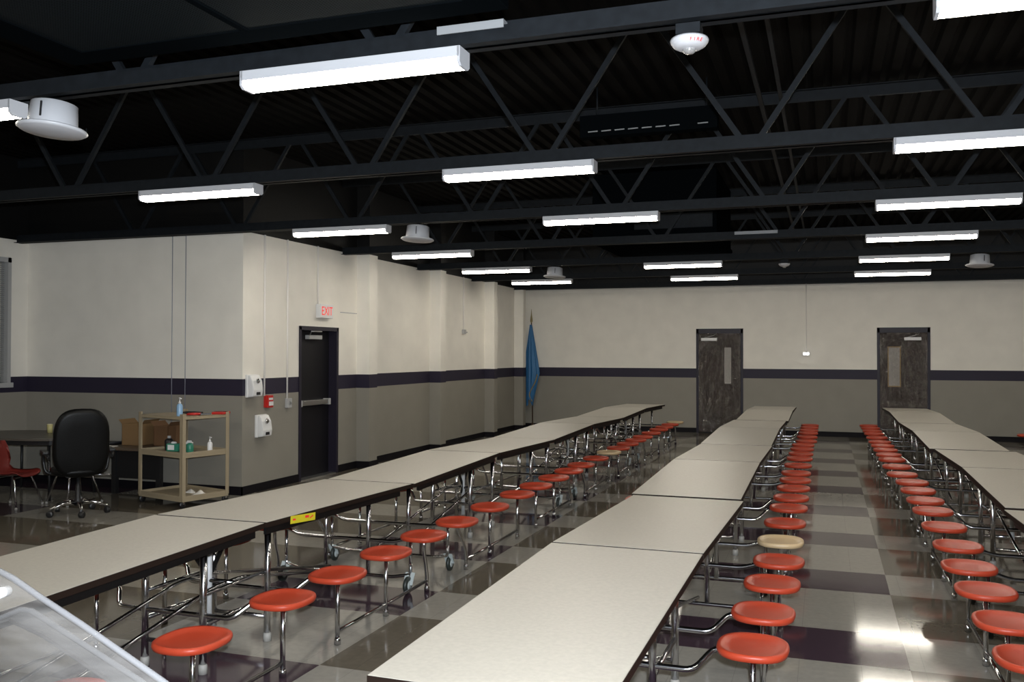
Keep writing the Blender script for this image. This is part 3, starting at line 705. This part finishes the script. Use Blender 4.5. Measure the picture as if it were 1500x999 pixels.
# tool clutter on the top shelf
def cable_pts(seed, cx, cy, n, rad, z):
    rr = random.Random(seed); return [(cx + rad * math.cos(k * 1.1) * (.6 + .5 * rr.random()) * 1.6, cy + rad * math.sin(k * 1.1) * (.6 + .5 * rr.random()), z + .012 * rr.random()) for k in range(n)]
X_, Y_ = on_cart(-.32, .33)
r = thing('coiled_cable', 'coiled black cable on the cart top behind the pump bottle', 'cable', (X_, Y_, .977))
MB().tube(cable_pts(3, 0, 0, 16, .07, .012), .009, 6, .02).build('cord', BLACKP, r)
MB().box(.09, .15, -.02, .02, 0, .03).build('plug', BLACKP, r, bevel=.005)
X_, Y_ = on_cart(-.10, .25)
r = thing('red_snips', 'red-handled hand tool lying on the cart top', 'tool', (X_, Y_, .977), .5)
MB().tube([(-.1, -.02, .014), (-.03, -.035, .016), (.04, -.005, .016)], .012, 8, .03).tube([(-.1, .05, .014), (-.03, .05, .016), (.04, .01, .016)], .012, 8, .03).build('handle', RED, r)
MB().prism([(.04, -.02), (.15, -.005), (.15, .005), (.04, .02)], .008, .022).build('blade', BLACKP, r)
X_, Y_ = on_cart(-.08, .55)
r = thing('red_case', 'flat red case with black strap near the back of the cart top', 'case', (X_, Y_, .977), .2)
MB().box(-.07, .07, -.09, .09, 0, .028).build('case_body', RED, r, bevel=.01)
MB().box(-.075, .075, -.012, .012, .0, .031).build('strap', BLACKP, r, bevel=.002)
# rags on the bottom shelf
def rag(x, y, s, label):
    X_, Y_ = on_cart(x, y); vs = []; fs = []; n = 14; rr = random.Random(int(x * 100)); ph = rr.random() * 6
    for k in range(6):
        t = k / 5
        for j in range(n):
            a = 2 * PI * j / n; rad = s * (1 - t * .9) * (1 + .25 * math.sin(3 * a + ph + t * 2))
            vs.append((rad * math.cos(a) * 1.3, rad * math.sin(a), s * .75 * t * (1 + .15 * math.sin(5 * a))))
    for k in range(5):
        for j in range(n): fs.append((k * n + j, k * n + (j + 1) % n, (k + 1) * n + (j + 1) % n, (k + 1) * n + j))
    fs += [tuple(range(n))[::-1], tuple(5 * n + j for j in range(n))]
    o = MB().add(vs, fs, True).build('paper_wad', PAPER, loc=(X_, Y_, .103)); tag(o, label, 'paper', 'white wads on the bottom cart shelf')
rag(-.34, .35, .05, 'flat white paper wad at the left of the bottom cart shelf')
rag(-.1, .3, .065, 'peaked white paper wad behind the front post on the bottom cart shelf')

# ------------------------------------------------------------------ low desk, boxes and papers
r = thing('low_desk', 'low dark desk with a black front panel behind the cart', 'desk', (-7.55, 8.55, 0))
MB().box(-.55, .31, -.28, .36, .545, .575).build('desktop', DESK, r, bevel=.004)
MB().box(-.35, .27, .0, .02, .19, .545).build('front_panel', BLACKP, r)
for x in (-.38, .26): MB().box(x - .03, x + .03, -.02, .04, 0, .545).build('leg', BLACKP, r, bevel=.004)
def carton(x0, x1, y0, y1, h, label, M, tilt=0):
    r = thing('cardboard_box', label, 'box', ((x0 + x1) / 2, (y0 + y1) / 2, .576), tilt, group='open cartons on the low desk')
    a, c = (x1 - x0) / 2, (y1 - y0) / 2; t = .006
    MB().box(-a, a, -c, -c + t, 0, h).box(-a, a, c - t, c, 0, h).box(-a, -a + t, -c, c, 0, h).box(a - t, a, -c, c, 0, h).box(-a, a, -c, c, 0, t).build('carton_body', M, r)
    MB().add([(-a, -c, h), (-a, c, h), (-a - .05, c, h + .05), (-a - .05, -c, h + .05)], [(0, 1, 2, 3)]).build('flap', M, r)
    MB().add([(a, -c, h), (a, c, h), (a + .04, c, h + .05), (a + .04, -c, h + .05)], [(0, 1, 2, 3)]).build('flap', M, r)
carton(-7.80, -7.53, 8.52, 8.80, .25, 'tall open brown carton on the low desk, left of the other', CARD, .05)
carton(-7.41, -7.20, 8.60, 8.84, .23, 'smaller dark brown carton on the low desk, partly behind the cart post', CARDD, -.04)
r = thing('laptop', 'closed dark laptop lying on the low desk by the papers', 'laptop', (-8.02, 8.50, .576), .1)
MB().box(-.12, .14, -.1, .12, 0, .02).build('base', BLACKP, r, bevel=.006)
MB().box(-.12, .14, -.1, .12, .021, .035).build('lid', mat('dark_slate', (.04, .042, .05), .5), r, bevel=.006)
o = MB().box(-.12, .14, -.09, .06, 0, .006).build('paper_sheets', PAPER, loc=(-7.88, 8.33, .577)); o.rotation_euler = (0, 0, .15)
tag(o, 'white paper sheets on the front edge of the low desk', 'papers')

# activity table with a rounded end
r = thing('activity_table', 'dark grey oval activity table at the left edge', 'table', (-8.80, 8.2, 0))
MB().prism(sellipse(.85, .5, 48, 2.3), .672, .70).build('tabletop', GREYTOP, r, bevel=.004)
MB().prism(sellipse(.78, .44, 32, 2.3), .62, .671).build('apron', BLACKP, r)
for x in (-.5, .55):
    for y in (-.3, .3): MB().tube([(x, y, .62), (x * 1.08, y * 1.1, .0)], .016, 8).build('leg', BLACKP, r)
r = thing('yellow_cup', 'small pale yellow cup on the dark activity table', 'cup', (-8.76, 8.4, .701))
MB().lathe([(.028, 0), (.034, .1), (.031, .1), (.026, .006), (.001, .006)], n=16).build('cup_body', mat('pale_yellow', (.5, .45, .2), .5), r)
MB().lathe([(.035, .098), (.035, .104), (.031, .104), (.031, .098)], n=16).build('rim', mat('cream_rim', (.6, .56, .36), .5), r)

# red school chairs
def school_chair(x, y, rz, label, s=1):
    r = thing('school_chair', label, 'chair', (x, y, 0), rz, group='red plastic school chairs')
    # shell profile in the local x direction: back at -x, front at +x
    prof = [(-.245, .70), (-.235, .62), (-.215, .5), (-.19, .40), (-.14, .355), (-.05, .345), (.06, .35), (.14, .362), (.185, .352), (.2, .335)]
    hw = [.13, .17, .185, .17, .175, .19, .195, .19, .18, .17]; n = 12; vs = []; fs = []
    for off in (0, -.007):
        for (px, pz), wd in zip(prof, hw):
            for j in range(n + 1):
                t = -1 + 2 * j / n; curl = .03 * abs(t) ** 3
                vs.append((px + (curl if pz > .42 else 0) , wd * t, pz + off + (curl * 1.2 if pz <= .42 else 0)))
    L = len(prof); N_ = (n + 1)
    for lay in (0, 1):
        o_ = lay * L * N_
        for i in range(L - 1):
            for j in range(n):
                q = (o_ + i * N_ + j, o_ + i * N_ + j + 1, o_ + (i + 1) * N_ + j + 1, o_ + (i + 1) * N_ + j)
                fs.append(q if lay == 0 else q[::-1])
    for i in range(L - 1):
        for j in (0, n): fs.append((i * N_ + j, (i + 1) * N_ + j, L * N_ + (i + 1) * N_ + j, L * N_ + i * N_ + j))
    for i in (0, L - 1):
        for j in range(n): fs.append((i * N_ + j, i * N_ + j + 1, L * N_ + i * N_ + j + 1, L * N_ + i * N_ + j))
    b = MB(); b.add(vs, fs, True); b.build('shell', REDCH, r)
    for sx, px in ((-1, -.1), (1, .1)):
        for sy in (-1, 1):
            lg = MB().tube([(px, 0, .325), (px, sy * .11, .325), (px + sx * .02, sy * .13, .31), (px + sx * .1, sy * .2, .012)], .0105, 8, .02).build('leg', CHROME, r)
            MB().lathe([(.014, 0), (.015, .02), (.011, .025)], (px + sx * .1, sy * .2, 0), 8).build('foot', GLIDE, lg)
school_chair(-8.27, 7.45, .15, 'dark red school chair with chrome legs at the left edge, nearer one')
school_chair(-8.75, 7.0, .1, 'dark red school chair mostly cut off by the left edge')
school_chair(-7.84, 7.86, 2.9, 'dark red school chair hidden behind the black office chair')

# black executive chair seen from behind
r = thing('office_chair', 'tall black leather office chair with chrome base, seen from behind', 'chair', (-7.275, 7.34, 0), math.radians(52))
for k in range(5):
    a = 2 * PI * k / 5 - PI / 2 - .0
    c, s_ = math.cos(a), math.sin(a)
    MB().tube([(c * .03, s_ * .03, .115), (c * .14, s_ * .14, .125), (c * .28, s_ * .28, .078)], [.024, .02, .014], 10).build('base_arm', CHROME, r)
    cs = MB().lathe([(.008, -.022), (.03, -.022), (.034, -.016), (.034, .016), (.03, .022), (.008, .022)], (0, 0, 0), 16, 'x').build('caster', BLACKP, r)
    cs.location = (c * .28, s_ * .28, .034); cs.rotation_euler = (0, 0, a + .8)
MB().lathe([(.035, .09), (.038, .14), (.026, .16), (.024, .3), (.016, .31), (.016, .41)], n=16).build('gas_column', BLACKP, r)
MB().box(-.12, .12, -.1, .14, .385, .41).build('seat_plate', BLACKP, r, bevel=.006)
def cushion(w, h, t, p=3.2, crown=.03):
    o = sellipse(w, h, 40, p); prof = [(.0, -t), (.5, -t), (.85, -t * .96), (.97, -t * .7), (1, 0), (.97, t * .7), (.85, t * .98), (.5, t + crown * .7), (.0, t + crown)]
    vs = []
    for s_, z in prof: vs += [(x * max(s_, .001), y * max(s_, .001), z) for x, y in o]
    return vs, [(a * 40 + k, a * 40 + (k + 1) % 40, (a + 1) * 40 + (k + 1) % 40, (a + 1) * 40 + k) for a in range(len(prof) - 1) for k in range(40)]
vs, fs = cushion(.25, .25, .04)
MB().add([(x, y + .03, z + .45) for x, y, z in vs], fs, True).build('seat', LEATHER, r)
vs, fs = cushion(.262, .355, .035, 3.0, .035)
tl = math.radians(8)
MB().add([(x, -.22 + z * math.cos(tl) - y * math.sin(tl) * 1.0 - .06 * (x / .26) ** 2 * 0, .745 + y * math.cos(tl) + z * math.sin(tl)) for x, y, z in vs], fs, True).build('backrest', LEATHER, r)
for sx in (-1, 1):
    MB().tube([(sx * .2, .12, .41), (sx * .29, .12, .43), (sx * .31, .14, .56), (sx * .31, .1, .635), (sx * .31, -.12, .63), (sx * .29, -.2, .6)], .016, 8, .05).build('armrest_frame', BLACKP, r)
    MB().box(sx * .31 - .03, sx * .31 + .03, -.12, .16, .635, .665).build('arm_pad', BLACKP, r, bevel=.012)
MB().tube([(.1, .0, .39), (.3, .02, .385), (.32, .03, .37)], .006, 6).build('lever', CHROME, r)

# ------------------------------------------------------------------ clear acrylic lectern in the near left corner
r = thing('acrylic_lectern', 'clear scuffed acrylic lectern panel in the bottom left corner', 'lectern', (0, 0, 0))
def sheet(y0, y1, pts, M): return MB().prism(pts, y0, y1, lambda x, z, y: (x, y, z)), M
outer = [(-1.60, 1.315), (-1.262, 1.315), (-1.218, 1.301), (-1.162, 1.276), (-1.08, 1.242), (-.926, 1.173), (-.80, 1.105), (-.78, 1.07), (-.80, .02), (-1.60, .02)]
b, M = sheet(1.095, 1.105, outer, ACR); b.build('side_panel', ACR, r)
edge = [(x, 1.10, z) for x, z in outer[:8]]
MB().tube(edge, .005, 8).build('polished_edge', ACREDGE, r)
inner = [(-1.60, 1.16), (-1.30, 1.215), (-1.222, 1.247), (-1.200, 1.247), (-1.182, 1.240), (-.985, 1.162), (-.87, 1.10), (-.87, 1.06), (-1.052, 1.157), (-1.177, 1.209), (-1.246, 1.227), (-1.6, 1.12)]
o = MB().prism([(x, z) for x, z in inner], 1.115, 1.121, lambda x, z, y: (x, y, z)).build('inner_ledge', ACR, r)
MB().tube([(x, 1.118, z) for x, z in inner[:7]], .0045, 8).build('ledge_edge', ACREDGE, o)
MB().tube([(x, 1.119, z) for x, z in inner[7:11]], .0028, 8).build('ledge_shadow_edge', LEDGESHADE, o)  # dark tube draws the shadow line along the ledge's lower edge
MB().prism(inner, 1.1225, 1.1245, lambda x, z, y: (x, y, z)).build('ledge_face', ACRF, o)
MB().tube([(-1.246, 1.085, 1.276), (-1.246, 1.115, 1.276)], .009, 10).build('bolt', WPL, r)
MB().box(-1.65, -.76, .85, 1.35, 0, .02).build('base_plate', ACR, r, bevel=.004)
